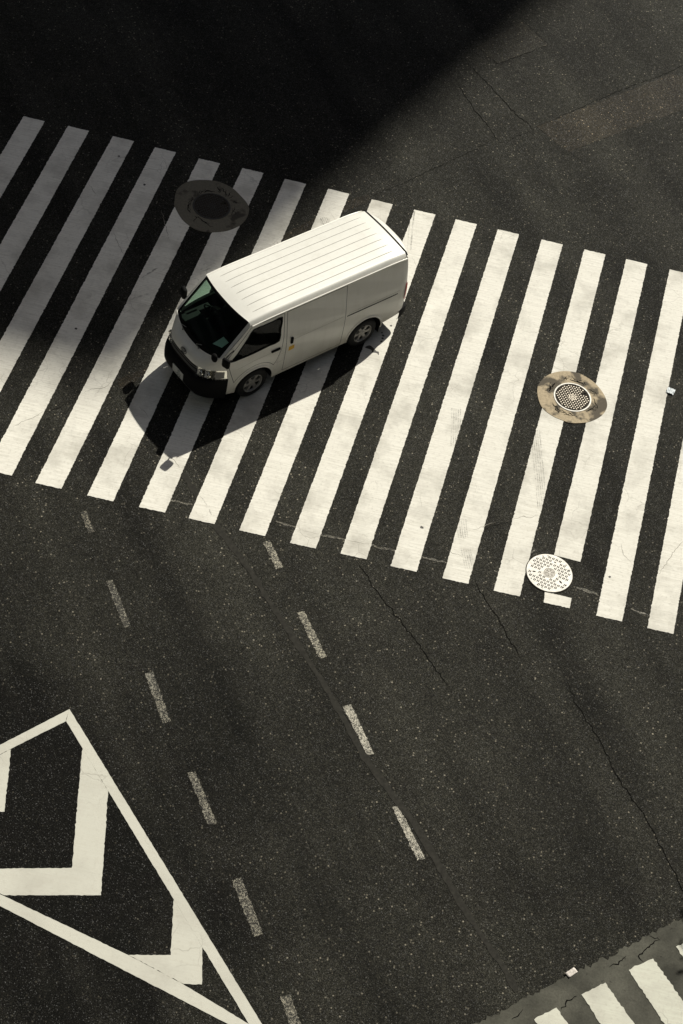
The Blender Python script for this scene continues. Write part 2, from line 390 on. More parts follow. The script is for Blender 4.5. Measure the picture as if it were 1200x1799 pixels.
def mortar_mat(name, light, dark, bias=0.5):
    t = NT(name)
    co = t.co()
    flat = t.mapped(co, (1, 1, 0))
    n1 = t.noise(flat, 2.6, 4, 0.55)
    n2 = t.noise(flat, 22, 5, 0.7)
    c = t.mix(t.rng(n2, 0.35, 0.75), light, tuple(x * 0.62 for x in light))
    c = t.mix(t.rng(n1, bias - 0.03, bias + 0.05), c, t.mix(n2, dark, tuple(x * 1.5 for x in dark)))
    t.l(c, t.b.inputs['Base Color'])
    setp(t.b, rough=0.85, spec=0.2)
    t.bump(n2, 0.6, 0.01)
    return t.m

def concrete_mat(name):
    t = NT(name)
    co = t.co()
    flat = t.mapped(co, (1, 1, 0))
    n1 = t.noise(flat, 1.3, 6, 0.65); n2 = t.noise(flat, 30, 4, 0.7); n3 = t.noise(flat, 9, 5, 0.7)
    c = t.mix(t.rng(n1, 0.35, 0.65), (0.045, 0.044, 0.035), (0.115, 0.112, 0.090))
    c = t.mix(t.rng(n2, 0.4, 0.8, 0, 0.5), c, (0.022, 0.020, 0.017))
    c = t.mix(t.rng(n3, 0.62, 0.70, 0, 0.8), c, (0.014, 0.013, 0.011))
    t.l(c, t.b.inputs['Base Color'])
    setp(t.b, rough=0.85, spec=0.2)
    t.bump(n2, 0.5, 0.008)
    return t.m

M = {}
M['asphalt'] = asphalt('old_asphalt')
M['asphalt_smooth'] = asphalt('fine_asphalt', (1.05, 1.0, 0.90), 1.0, 0.06, 0.2)
M['brown'] = asphalt('brown_patch', (1.14, 1.0, 0.86), 0.95, 0.06, 0.25)
M['joint'] = simple('joint_sealer', (0.027, 0.0255, 0.021), 0.8, spec=0.12, var=0.35, scale=14)
M['crack'] = simple('crack_shade', (0.006, 0.006, 0.005), 0.95, spec=0.05)
M['paint_crack'] = simple('paint_crack', (0.26, 0.24, 0.20), 0.9, spec=0.1)
M['paint'] = paint_mat('zebra_paint', dirt=0.95, streak_rot=0.0)
M['paint_new'] = paint_mat('island_paint', (0.58, 0.57, 0.50), dirt=0.6, streak_rot=0.3)
M['paint_worn'] = paint_mat('worn_lane_paint', (0.62, 0.57, 0.44), wear=0.69, dirt=0.7)
M['paint_dim'] = paint_mat('dim_lane_paint', (0.36, 0.33, 0.25), wear=0.70, dirt=0.9)
M['paint_wornless'] = paint_mat('half_worn_lane_paint', (0.62, 0.58, 0.48), wear=0.64, dirt=0.6)
M['paint_faint'] = paint_mat('faint_lane_paint', (0.40, 0.36, 0.26), wear=0.73, dirt=0.8)
M['grit'] = paint_mat('crumbled_joint', (0.17, 0.155, 0.115), wear=0.66, dirt=0.8)
M['paint_apron'] = paint_mat('apron_paint', (0.62, 0.62, 0.53), dirt=0.9)
M['stain'] = simple('oil_stain', (0.035, 0.030, 0.024), 0.6, var=0.4, scale=20)
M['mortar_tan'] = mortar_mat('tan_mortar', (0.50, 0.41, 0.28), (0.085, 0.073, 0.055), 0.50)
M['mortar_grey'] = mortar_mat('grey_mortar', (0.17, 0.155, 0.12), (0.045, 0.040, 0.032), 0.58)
M['iron_dark'] = simple('dark_cast_iron', (0.045, 0.043, 0.040), 0.55, 0.6, var=0.3, scale=30)
M['iron_hole'] = simple('dirt_in_lid', (0.035, 0.030, 0.024), 0.9, spec=0.1, var=0.4, scale=40)
M['iron_worn'] = simple('worn_bright_iron', (0.46, 0.44, 0.40), 0.5, 0.2, var=0.25, scale=25)
M['iron_stud'] = simple('worn_stud_iron', (0.42, 0.37, 0.30), 0.45, 0.35, var=0.3, scale=40)
M['emblem'] = simple('grimy_iron', (0.16, 0.14, 0.11), 0.6, 0.2, var=0.3, scale=40)
M['concrete'] = concrete_mat('apron_concrete')

# ------------------------------------------------------------------ road
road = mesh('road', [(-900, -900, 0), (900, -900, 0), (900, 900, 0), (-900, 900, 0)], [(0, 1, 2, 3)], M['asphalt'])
tag(road, 'dark worn asphalt road filling the intersection', kind='structure')

for i, q in enumerate(STRIPES):
    sheet('zebra_stripe', ragged(q, 0.03, 0.0038, i), 0.008, M['paint'], road)
o = sheet('zebra_stripe', ragged(STRIPE_CUT, 0.045, 0.0035, 51), 0.008, M['paint'], road)
o['label'] = 'white zebra stripe cut short above the pale manhole lid'
o = sheet('zebra_stripe', ragged(STRIPE_STUB, 0.03, 0.004, 52), 0.008, M['paint'], road)
o['label'] = 'short leftover stub of a zebra stripe below the pale manhole lid'
for i, q in enumerate(DASHES):
    m = M['paint_faint'] if i in (0, 5) else M['paint_wornless'] if i in (8, 9) else M['paint_dim'] if i < 5 else M['paint_worn']
    sheet('lane_dash', ragged(q, 0.03, 0.006, 80 + i), 0.004, m, road)
for k, q in enumerate((LINE_RIGHT, LINE_TOP, LINE_LOW)):
    sheet('island_border_line', ragged(q, 0.05, 0.002, 120 + k), 0.008, M['paint_new'], road)
for k, q in enumerate(CHEV):
    sheet('island_chevron', ragged(q, 0.04, 0.004, 130 + k), 0.0072, M['paint_new'], road)
sheet('asphalt_patch', ragged(PATCH_BROWN, 0.06, 0.012, 140), 0.004, M['brown'], road)['label'] = 'long brown repair patch in the asphalt'
sheet('asphalt_patch', ragged(PATCH_GREY, 0.06, 0.008, 141), 0.004, M['asphalt_smooth'], road)['label'] = 'small smooth four-sided asphalt patch at the edge of the shade'
for k, q in enumerate(TRENCH):
    sheet('trench_patch', ragged(q, 0.06, 0.006, 142 + k), 0.004, M['brown'], road)
ribbon('sealed_joint', JOINT, 0.125, 0.0042, M['joint'], road, j=0.002, seed=5, step=0.09)['label'] = 'long brown sealed joint running down the road'
for k, q in enumerate(CRACKS):
    ribbon('crack', q, 0.016 if k in (0, 1, 2, 3, 5) else 0.011, 0.0052, M['crack'], road, j=0.013, seed=200 + k, step=0.06, taper=True)
for k, q in enumerate(GRIT):
    ribbon('crumbled_joint', q, 0.10, 0.0040, M['grit'], road, j=0.01, seed=240 + k, step=0.08, taper=True)
for k, q in enumerate(SCUFFS):
    ang = math.pi / 2 - math.atan2(q[-1][1] - q[0][1], q[-1][0] - q[0][0])
    ribbon('scuff', q, 0.07, 0.0096, mark_mat('scuff', 'line', rot=ang, dens=0.55), road, j=0.01, seed=250 + k, taper=True)
for k, q in enumerate(PAINTCRACKS):
    ribbon('paint_crack', q, 0.010, 0.0090, M['paint_crack'], road, j=0.008, seed=260 + k, step=0.04, taper=True)
for k, q in enumerate(TYRES):
    ang = math.pi / 2 - math.atan2(q[-1][1] - q[0][1], q[-1][0] - q[0][0])
    m = mark_mat('tyre_mark', 'line' if k == 5 else 'tread', rot=ang, dens=1.0 if k == 4 else 0.5)
    ribbon('tyre_mark', q, 0.20 if k != 5 else 0.09, 0.0100, m, road, seed=300 + k)
sheet('oil_stain', ragged(smooth_loop(STAIN, 3), 0.02, 0.006, 310), 0.0095, M['stain'], road, z0=0.0085)
for k, (x, y) in enumerate(SPOTS):
    rnd = random.Random(320 + k)
    r = 0.035 if k in (0,) else rnd.uniform(0.015, 0.03)
    sheet('tar_spot', [(x + r * rnd.uniform(.7, 1.2) * math.cos(a * 0.7), y + r * rnd.uniform(.7, 1.2) * math.sin(a * 0.7)) for a in range(9)], 0.0097, M['stain'], road, z0=0.0086)

# ------------------------------------------------------------------ concrete apron, lower right
edge = [tuple(p) for p in CONCRETE]
far = [(edge[-1][0] + 25, edge[-1][1] + 13), (40, -30), (-20, -30), (edge[0][0] - 9, edge[0][1] - 5.0)]
apron = sheet('pavement', ragged(edge, 0.05, 0.018, 400)[:-int(((Vector(edge[0]) - Vector(edge[-1])).length) / 0.05)] + far, 0.012, M['concrete'])
tag(apron, 'grey concrete apron with its own zebra stripes in the lower right corner', kind='structure')
for k, q in enumerate(CSTRIPES):
    sheet('zebra_stripe', ragged(q, 0.04, 0.007, 410 + k), 0.019, M['paint_apron'], apron, z0=0.0125)
for k, q in enumerate(CCRACKS):
    ribbon('crack', q, 0.022, 0.0165, M['crack'], apron, j=0.012, seed=420 + k, step=0.03, taper=True)
ribbon('slab_joint', [(edge[0][0] + 0.20, edge[0][1] + 0.06), (edge[0][0] + 0.42, edge[0][1] - 0.40)], 0.11, 0.0163, M['crack'], apron, seed=430)

# ------------------------------------------------------------------ manholes
def circle(cx, cy, r, n=48, a0=0.0):
    return [(cx + r * math.cos(a0 + 2 * math.pi * k / n), cy + r * math.sin(a0 + 2 * math.pi * k / n)) for k in range(n)]

def inpoly(p, poly):
    x, y = p; c = False; n = len(poly)
    for i in range(n):
        x1, y1 = poly[i]; x2, y2 = poly[i - 1]
        if (y1 > y) != (y2 > y) and x < (x2 - x1) * (y - y1) / (y2 - y1) + x1: c = not c
    return c

def cdt(outline, holes=(), grid=0.0, eps=1e-5):
    vs, es = [], []
    for loop in [outline] + list(holes):
        b = len(vs)
        vs += [Vector(p) for p in loop]
        es += [(b + i, b + (i + 1) % len(loop)) for i in range(len(loop))]
    if grid:
        xs = [p[0] for p in outline]; ys = [p[1] for p in outline]
        nx = int((max(xs) - min(xs)) / grid); ny = int((max(ys) - min(ys)) / grid)
        loops = [[Vector(p) for p in l] for l in [outline] + list(holes)]
        allp = np.array([p for l in loops for p in l])
        for i in range(1, nx + 1):
            for j in range(1, ny + 1):
                p = (min(xs) + grid * i, min(ys) + grid * j)
                if inpoly(p, outline) and not any(inpoly(p, h) for h in holes):
                    if np.min(np.hypot(allp[:, 0] - p[0], allp[:, 1] - p[1])) > grid * 0.45:
                        vs.append(Vector(p))
    r = delaunay_2d_cdt(vs, es, [], 0, eps)
    V, F = [tuple(v) for v in r[0]], []
    for f in r[2]:
        c = (sum(V[i][0] for i in f) / len(f), sum(V[i][1] for i in f) / len(f))
        if inpoly(c, outline) and not any(inpoly(c, h) for h in holes):
            F.append(tuple(f))
    return V, F

def collar_cracks(man, cx, cy, r0, r1, seed, mat, z):
    rnd = random.Random(seed)
    for k in range(22):
        a = rnd.uniform(0, 2 * math.pi)
        ra, rb = rnd.uniform(r0 + 0.01, r0 + 0.08), rnd.uniform(r0 + 0.10, r1 - 0.06)
        pts = []
        n = 4
        turn = rnd.uniform(-0.5, 0.5)
        for i in range(n + 1):
            t = i / n
            rr = ra + (rb - ra) * (t if k % 3 else 0.25 * t)
            aa = a + turn * t * (1 if k % 3 else 1.6)
            pts.append((rr * math.cos(aa), rr * math.sin(aa)))
        ribbon('crack', pts, rnd.uniform(0.022, 0.050), z, mat, man, j=0.014, seed=seed + k, step=0.035, taper=True)

def stud_lid(man, rad, mats, z):
    m = MB(); m.lathe([(0.0005, z), (rad - 0.028, z)], 48); m.build('lid', mats[0], man)
    s = MB()
    st = 0.052
    n = int(rad / st) + 1
    for i in range(-n, n + 1):
        for j in range(-n, n + 1):
            x = i * st + (st / 2 if j % 2 else 0); y = j * st * 0.9
            d = math.hypot(x, y)
            if d > rad - 0.055 or d < 0.085: continue
            if abs(math.hypot(x - rad * .62, y - rad * .45)) < 0.07: continue
            h = 0.0165
            s.add([(x - h, y - h * .8, z - .002), (x + h, y - h * .8, z - .002), (x + h, y + h * .8, z - .002), (x - h, y + h * .8, z - .002),
                   (x - h * .7, y - h * .55, z + .006), (x + h * .7, y - h * .55, z + .006), (x + h * .7, y + h * .55, z + .006), (x - h * .7, y + h * .55, z + .006)],
                  [(4, 5, 6, 7), (0, 1, 5, 4), (1, 2, 6, 5), (2, 3, 7, 6), (3, 0, 4, 7)])
    o = s.build('lid_studs', mats[1], man); o['kind'] = 'stuff'
    for ro, ri in ((0.072, 0.060), (0.040, 0.028)):
        e = MB(); e.lathe([(ri, z), (ri, z + .006), (ro, z + .006), (ro, z)], 24); e.build('emblem_ring', mats[1], man)
    e = MB(); e.box(-.016, .016, -.006, .006, z, z + .006); e.box(-.006, .006, .006, .018, z, z + .006); e.build('emblem', mats[1], man)
    f = MB(); f.lathe([(rad - 0.034, z - .004), (rad - 0.030, z + .007), (rad - 0.004, z + .007), (rad + 0.002, z - .008)], 64)
    f.build('frame', mats[2], man)
    k = MB(); k.box(rad * .62 - .02, rad * .62 + .02, rad * .45 - .012, rad * .45 + .012, z + .0005, z + .004); k.build('lift_hole', M['crack'], man)
    k = MB(); k.box(-rad * .55 - .018, -rad * .55 + .018, -rad * .55 - .01, -rad * .55 + .01, z + .0005, z + .004); k.build('lift_hole', M['crack'], man)

def local(pts, c): return [(x - c[0], y - c[1]) for x, y in pts]

ca, cb, cc = LIDS
mA = tag(empty('manhole_cover', (ca[0], ca[1], 0)), 'dark iron manhole cover in a grey mortar collar lying in the shade', 'manhole cover', 'round manhole covers on the zebra crossing')
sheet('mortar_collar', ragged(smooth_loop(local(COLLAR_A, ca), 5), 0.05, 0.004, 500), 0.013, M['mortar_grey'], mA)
stud_lid(mA, 0.385, (M['iron_hole'], M['iron_dark'], M['iron_dark']), 0.016)
collar_cracks(mA, 0, 0, 0.40, 0.68, 510, M['crack'], 0.0142)

mB = tag(empty('manhole_cover', (cb[0], cb[1], 0)), 'studded iron manhole cover ringed by a cracked tan mortar collar in the sun', 'manhole cover', 'round manhole covers on the zebra crossing')
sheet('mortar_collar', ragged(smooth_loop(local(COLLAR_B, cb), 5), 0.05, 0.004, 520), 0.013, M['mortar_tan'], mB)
stud_lid(mB, 0.372, (M['iron_hole'], M['iron_stud'], M['iron_worn']), 0.016)
collar_cracks(mB, 0, 0, 0.39, 0.62, 530, M['crack'], 0.0142)

mC = tag(empty('manhole_cover', (cc[0], cc[1], 0), R(-12)), 'pale manhole cover with rows of slots and a flower emblem between zebra stripes', 'manhole cover', 'round manhole covers on the zebra crossing')
RC = 0.415
k = MB(); k.lathe([(0.0005, 0.010), (RC + 0.016, 0.010), (RC + 0.020, 0.0)], 64); k.build('lid_base', M['iron_hole'], mC)
holes = []
for j in range(-8, 9):
    for i in range(-8, 9):
        x = i * 0.066 + (0.033 if j % 2 else 0); y = j * 0.066
        d = math.hypot(x, y)
        if d > RC - 0.055 or d < 0.135: continue
        if math.hypot(x - 0.02, y - 0.27) < 0.06 or math.hypot(x + 0.26, y + 0.10) < 0.075 or math.hypot(x - 0.24, y + 0.10) < 0.075: continue
        for dx in (-0.0125, 0.0125):
            w, h = 0.0078, 0.0235
            sk = 0.004
            holes.append([(x + dx - w - sk, y - h), (x + dx + w - sk, y - h), (x + dx + w + sk, y + h), (x + dx - w + sk, y + h)])
for (cx, cy, a, l) in ((0.02, 0.27, 0.1, 0.024), (-0.26, -0.10, 0.3, 0.032), (0.24, -0.10, -0.6, 0.038)):
    ring = []
    for k2 in range(14):
        t = 2 * math.pi * k2 / 14
        p = Vector((l * math.cos(t), 0.45 * l * math.sin(t))); p.rotate(Matrix.Rotation(a, 2)); ring.append((cx + p.x, cy + p.y))
    holes.append(ring)
for a in (0.62, 0.95, 1.95, 2.2, 3.75, 3.95, 4.4, 4.65, 5.75, 5.95):
    cx, cy = (RC - 0.042) * math.cos(a), (RC - 0.042) * math.sin(a)
    holes.append([(cx + math.cos(a + q) * l, cy + math.sin(a + q) * l) for q, l in ((0.4, 0.012), (1.4, 0.022), (3.5, 0.012), (4.6, 0.022))])
V, F = cdt(circle(0, 0, RC, 64), holes)
mesh('lid', [(x, y, 0.019) for x, y in V], F, M['iron_worn'], mC)
k = MB(); k.lathe([(RC - 0.001, 0.010), (RC + 0.001, 0.019)], 64); k.build('rim', M['iron_worn'], mC)
e = MB(); e.lathe([(0.0005, 0.0192), (0.112, 0.0192)], 40); e.build('emblem_plate', M['emblem'], mC)
for ro, ri in ((0.112, 0.102), (0.088, 0.080), (0.022, 0.006)):
    e = MB(); e.lathe([(ri, 0.0192), (ri, 0.0225), (ro, 0.0225), (ro, 0.0192)], 32); e.build('emblem_ring', M['iron_worn'], mC)
for k2 in range(6):
    a = k2 * math.pi / 3
    e = MB()
    e.lathe([(0.010, 0.0), (0.010, 0.0033), (0.019, 0.0033), (0.019, 0.0)], 14, Matrix.Translation((0.052 * math.cos(a), 0.052 * math.sin(a), 0.0192)))
    e.build('emblem_petal', M['iron_worn'], mC)

# ------------------------------------------------------------------ litter
M['paper'] = simple('white_paper', (0.80, 0.84, 0.86), 0.7, spec=0.3, var=0.03)
M['card'] = simple('printed_card', (0.62, 0.57, 0.52), 0.7, spec=0.3, var=0.3, scale=45)
cc0 = Vector((sum(p[0] for p in CARD) / 4, sum(p[1] for p in CARD) / 4))
N = 6
v, f = [], []
for i in range(N + 1):
    for j in range(N + 1):
        s, t = i / N, j / N
        a = Vector(CARD[0]).lerp(Vector(CARD[1]), s); b = Vector(CARD[3]).lerp(Vector(CARD[2]), s)
        p = a.lerp(b, t) - cc0
        v.append((p.x, p.y, 0.010 + 0.012 * abs(s - 0.4) + 0.004 * math.sin(9 * t + 4 * s)))
for i in range(N):
    for j in range(N): f.append((i * (N + 1) + j, (i + 1) * (N + 1) + j, (i + 1) * (N + 1) + j + 1, i * (N + 1) + j + 1))
o = mesh('paper_card', v, f, M['card'], None, True); o.location = (cc0.x, cc0.y, 0.012)
sol = o.modifiers.new('thick', 'SOLIDIFY'); sol.thickness = 0.002
tag(o, 'small pale printed card lying on the edge of the concrete apron', 'litter')
rnd = random.Random(9)
v, f = [], []
N = 9
for i in range(N + 1):
    for j in range(N + 1):
        s, t = i / N - 0.5, j / N - 0.5
        x, y = s * 0.155, t * 0.15
        v.append((x + rnd.uniform(-.006, .006), y + rnd.uniform(-.006, .006), 0.016 + 0.035 * max(0, 0.3 - abs(s * t) * 1.2) * rnd.uniform(.5, 1.3) + 0.008 * math.sin(22 * s + 9 * t)))
for i in range(N):
    for j in range(N): f.append((i * (N + 1) + j, (i + 1) * (N + 1) + j, (i + 1) * (N + 1) + j + 1, i * (N + 1) + j + 1))
o = mesh('paper_scrap', v, f, M['paper'], None, False); o.location = (SCRAP[0][0], SCRAP[0][1], 0.005); o.rotation_euler = (0, 0, R(-14))
sol = o.modifiers.new('thick', 'SOLIDIFY'); sol.thickness = 0.002
tag(o, 'crumpled bright white paper scrap at the edge of a zebra stripe near the right border', 'litter')

# ------------------------------------------------------------------ delivery van
# built in metres: x runs back from the nose, y to the van's left, z up; placed by the empty under the front axle
def van_paint():
    t = NT('white_van_paint')
    co = t.co()
    sep = t.n('ShaderNodeSeparateXYZ'); t.l(co, sep.inputs[0])
    n = t.noise(co, 2.2, 6, 0.65)
    streak = t.noise(t.mapped(co, (9, 9, 0.7)), 1.0, 5, 0.6)
    c = t.mix(t.rng(n, 0.4, 0.7, 0.0, 0.22), (0.80, 0.785, 0.725), (0.66, 0.64, 0.57))
    c = t.mix(t.rng(streak, 0.5, 0.75, 0.0, 0.22), c, (0.55, 0.53, 0.46))
    low = t.math('MULTIPLY', t.rng(sep.outputs[2], 0.75, 0.3), t.rng(n, 0.25, 0.65, 0.15, 0.75))   # road spray
    c = t.mix(low, c, (0.42, 0.39, 0.32))
    t.l(c, t.b.inputs['Base Color'])
    setp(t.b, rough=0.36, spec=0.5, coat=0.25)
    return t.m
M['white'] = van_paint()
M['black_plastic'] = simple('black_plastic', (0.007, 0.007, 0.007), 0.75, spec=0.12)
M['grey_plastic'] = simple('grey_plastic', (0.055, 0.055, 0.055), 0.45, spec=0.4)
M['seam'] = simple('panel_gap', (0.012, 0.012, 0.011), 0.9, spec=0.1)
M['bead'] = simple('panel_line_grey', (0.42, 0.41, 0.37), 0.7, spec=0.2)  # even grey for roof ribs, pressed creases and the flap outline
M['under'] = simple('underbody', (0.010, 0.010, 0.010), 0.9, spec=0.1)
M['rubber'] = simple('tyre_rubber', (0.016, 0.016, 0.016), 0.8, spec=0.25)
M['rim'] = simple('silver_wheel_paint', (0.30, 0.29, 0.27), 0.4, 0.35, var=0.06)
M['chrome'] = simple('reflector_chrome', (0.75, 0.74, 0.70), 0.12, 1.0, var=0.05)
M['lens'] = glass('clear_lamp_lens', (0.92, 0.92, 0.90))
M['screen'] = glass('green_tinted_windscreen', (0.56, 0.76, 0.65), 1.3)
M['dark_glass'] = glass('side_glass', (0.80, 0.93, 0.84), 1.2)
M['red'] = simple('red_lamp', (0.45, 0.012, 0.012), 0.15, coat=0.6)
M['amber'] = simple('amber_lamp', (0.55, 0.20, 0.02), 0.2)
M['yellow'] = simple('yellow_sticker', (0.72, 0.42, 0.03), 0.6)
M['plate'] = simple('plate_white', (0.62, 0.62, 0.58), 0.5)
M['plate_ink'] = simple('plate_green', (0.015, 0.06, 0.035), 0.5)
M['wiper'] = simple('wiper_metal', (0.22, 0.22, 0.21), 0.35, 0.5)
M['trim'] = simple('cabin_trim', (0.10, 0.10, 0.095), 0.8, spec=0.2)
M['trim_dark'] = simple('dark_cabin_trim', (0.010, 0.010, 0.010), 0.8, spec=0.2)

HEAD = R(-132.4)
HEAD -= R(0.8)
van = tag(empty('delivery_van', (-2.718, 23.186, 0), HEAD), 'white panel van with black bumper crossing the zebra stripes', 'van')

def P(x, y, z): return (1.02 - x, y, z)

def curve(xs, ys):
    xs, ys = np.array(xs, float), np.array(ys, float)
    d = np.diff(ys) / np.diff(xs)
    m = np.concatenate([[d[0]], (d[:-1] + d[1:]) / 2, [d[-1]]])
    for i in range(1, len(m) - 1):
        if d[i - 1] * d[i] <= 0: m[i] = 0
    def f(x):
        x = min(max(x, xs[0]), xs[-1])
        i = min(int(np.searchsorted(xs, x, 'right')) - 1, len(d) - 1)
        h = xs[i + 1] - xs[i]; t = (x - xs[i]) / h
        return float((2*t**3-3*t*t+1)*ys[i] + (t**3-2*t*t+t)*h*m[i] + (-2*t**3+3*t*t)*ys[i+1] + (t**3-t*t)*h*m[i+1])
    return f

prof = curve([.2, .33, .5, .75, .95, 1.15, 1.5, 1.75, 1.88], [.815, .832, .842, .846, .843, .826, .772, .732, .712])
def Ys(x, z):
    y = prof(z)
    if x < 1.1: y -= 0.065 * ((1.1 - x) / 0.7) ** 2.2
    if x > 4.0: y -= 0.020 * ((x - 4.0) / 0.55) ** 2
    if x > 4.44: y -= 0.06 * (1 - math.sqrt(max(0, 1 - ((x - 4.44) / 0.125) ** 2)))
    return y

def dens(pts, step=0.06, closed=True):
    out = []
    n = len(pts)
    for i in range(n if closed else n - 1):
        a, b = Vector(pts[i]), Vector(pts[(i + 1) % n])
        k = max(1, int((b - a).length / step))
        out += [tuple(a.lerp(b, j / k)) for j in range(k)]
    if not closed: out.append(tuple(pts[-1]))
    return out

def arc(cx, cz, r, a0, a1, n=22):
    return [(cx + r * math.cos(R(a0 + (a1 - a0) * i / n)), cz + r * math.sin(R(a0 + (a1 - a0) * i / n))) for i in range(n + 1)]

AF, AR, ARAD = 1.02, 3.595, 0.405
top_line = [(4.46, 1.865), (3.5, 1.868), (2.4, 1.868), (1.4, 1.862), (1.05, 1.850), (0.865, 1.835)]
side_out = dens([(0.45, 0.30), (0.625, 0.29)], closed=False)[:-1] + arc(AF, 0.35, ARAD, 188, -9) + [(1.46, 0.285)] + \
    dens([(1.55, 0.28), (3.15, 0.30)], closed=False) + arc(AR, 0.36, ARAD, 188, 4) + \
    dens([(4.04, 0.41), (4.40, 0.46), (4.55, 0.48), (4.555, 0.9), (4.55, 1.2), (4.54, 1.5), (4.51, 1.75)] + top_line + [(0.30, 1.285), (0.405, 0.97), (0.44, 0.6)], closed=False)

win = [(0.475, 1.155), (1.515, 1.215), (1.575, 1.735), (0.93, 1.735)]
door = [(0.42, 1.14), (0.49, 0.86)] + arc(AF, 0.36, 0.505, 152, 35, 14) + [(1.49, 0.74), (1.575, 1.0), (1.61, 1.25), (1.615, 1.80), (0.905, 1.80), (0.41, 1.24)]
slide = [(1.68, 0.36), (3.03, 0.36), (3.04, 1.0), (3.045, 1.795), (1.69, 1.795), (1.685, 1.0)]
win_round = smooth_loop(dens(win, 0.18), 2)

def inflate(poly, d):
    n = len(poly); out = []
    area = sum(poly[i][0] * poly[(i + 1) % n][1] - poly[(i + 1) % n][0] * poly[i][1] for i in range(n))
    sg = 1 if area > 0 else -1
    for i in range(n):
        a, b, c = Vector(poly[i - 1]), Vector(poly[i]), Vector(poly[(i + 1) % n])
        t1, t2 = (b - a).normalized(), (c - b).normalized()
        nn = Vector((t1.y + t2.y, -t1.x - t2.x)) * sg
        nn = nn.normalized() / max(0.5, math.sqrt(max(0.05, (1 + t1.dot(t2)) / 2)))
        out.append(tuple(b + nn * d))
    return out

def outward(o):
    c = Vector((-1.3, 0.0, 1.0)); a = 0.0
    for p in o.data.polygons: a += p.normal.dot(p.center - c) * p.area
    if a < 0: o.data.flip_normals()
    return o

def side_panel(name, outline, holes, s, mat, off=0.0, grid=0.09, parent=van):
    V, F = cdt(outline, holes, grid)
    v = [P(x, s * (Ys(x, z) + off), z) for x, z in V]
    if s < 0: F = [f[::-1] for f in F]
    return outward(mesh(name, v, F, mat, parent, True))

doors = {}
for s in (1, -1):
    dd, ds = dens(door, 0.07), dens(slide, 0.08)
    o = side_panel('body_side', side_out, [inflate(dd, 0.009), inflate(ds, 0.009)], s, M['white'])
    fd = side_panel('front_door', dd, [win_round], s, M['white'])
    sl = side_panel('sliding_door', ds, [], s, M['white'])
    doors[s] = (fd, sl)
    side_panel('gap_liner', inflate(dd, 0.03), [inflate(win_round, 0.05)], s, M['seam'], -0.016, 0.15)
    side_panel('gap_liner', inflate(ds, 0.03), [], s, M['seam'], -0.016, 0.2)
    side_panel('window', win_round, [], s, M['dark_glass'], -0.010, 0.2, fd)
    side_panel('window_seal', inflate(win_round, 0.006), [inflate(win_round, -0.020)], s, M['black_plastic'], 0.003, 0, fd)
    # sliding door rail, door handles, fuel flap, pressed lines
    def strip(name, pts, w, mat, off, parent):
        vv, ff = [], []
        q = dens(pts, 0.06, False)
        for i, (x, z) in enumerate(q):
            a = Vector(q[min(i + 1, len(q) - 1)]) - Vector(q[max(i - 1, 0)]); a.normalize()
            nx, nz = -a.y * w / 2, a.x * w / 2
            vv += [P(x + nx, s * (Ys(x + nx, z + nz) + off), z + nz), P(x - nx, s * (Ys(x - nx, z - nz) + off), z - nz)]
            if i: ff.append((2*i-2, 2*i-1, 2*i+1, 2*i) if s > 0 else (2*i, 2*i+1, 2*i-1, 2*i-2))
        return mesh(name, vv, ff, mat, parent, True)
    strip('slide_rail', [(3.08, 1.075), (4.30, 1.075)], 0.022, M['seam'], 0.003, van)
    strip('belt_crease', [(3.12, 1.13), (4.35, 1.13)], 0.006, M['bead'], 0.002, van)
    strip('belt_crease', [(1.75, 1.10), (2.98, 1.10)], 0.006, M['bead'], 0.002, sl)
    strip('door_crease', [(0.62, 0.93), (0.95, 1.0), (1.5, 1.0)], 0.006, M['bead'], 0.002, fd)
    ff_ = [(1.50, 0.66), (1.64, 0.66), (1.655, 0.86), (1.55, 0.86)]
    strip('fuel_flap', ff_ + [ff_[0]], 0.006, M['bead'], 0.0025, van)
    for nm, x, z, w, h, par, ang in (('door_handle', 1.44, 1.03, 0.20, 0.045, fd, 0), ('door_handle', 1.80, 1.10, 0.055, 0.15, sl, 0)):
        k = MB()
        y = Ys(x, z)
        k.box(1.02 - x - w / 2, 1.02 - x + w / 2, min(s * (y - .01), s * (y + .028)), max(s * (y - .01), s * (y + .028)), z - h / 2, z + h / 2)
        bevel(k.build(nm, M['black_plastic'], par), 0.012)
    if s > 0:
        side_panel('yellow_sticker', [(1.74, 0.855), (1.87, 0.86), (1.875, 0.96), (1.75, 0.96)], [], s, M['yellow'], 0.003, 0, sl)
    # wheel arch lips and liners
    for cx, cz in ((AF, 0.35), (AR, 0.36)):
        q = arc(cx, cz, ARAD, 186, -6, 26)
        vv, ff = [], []
        rows = ((0.0, -0.30), (0.0, 0.012), (0.028, 0.016), (0.045, 0.0))
        for i, (x, z) in enumerate(q):
            a = math.atan2(z - cz, x - cx)
            for dr, dy in rows:
                X, Z = cx + (ARAD + dr) * math.cos(a), cz + (ARAD + dr) * math.sin(a)
                vv.append(P(X, s * (Ys(X, Z) + dy), Z))
        nr = len(rows)
        lip, lin = [], []
        for i in range(len(q) - 1):
            for r_ in range(nr - 1):
                face = (i*nr+r_, i*nr+r_+1, (i+1)*nr+r_+1, (i+1)*nr+r_)
                (lin if r_ == 0 else lip).append(face if s < 0 else face[::-1])
        mesh('wheel_arch', vv, lip, M['white'], van, True)
        mesh('arch_liner', vv, lin, M['under'], van, True)

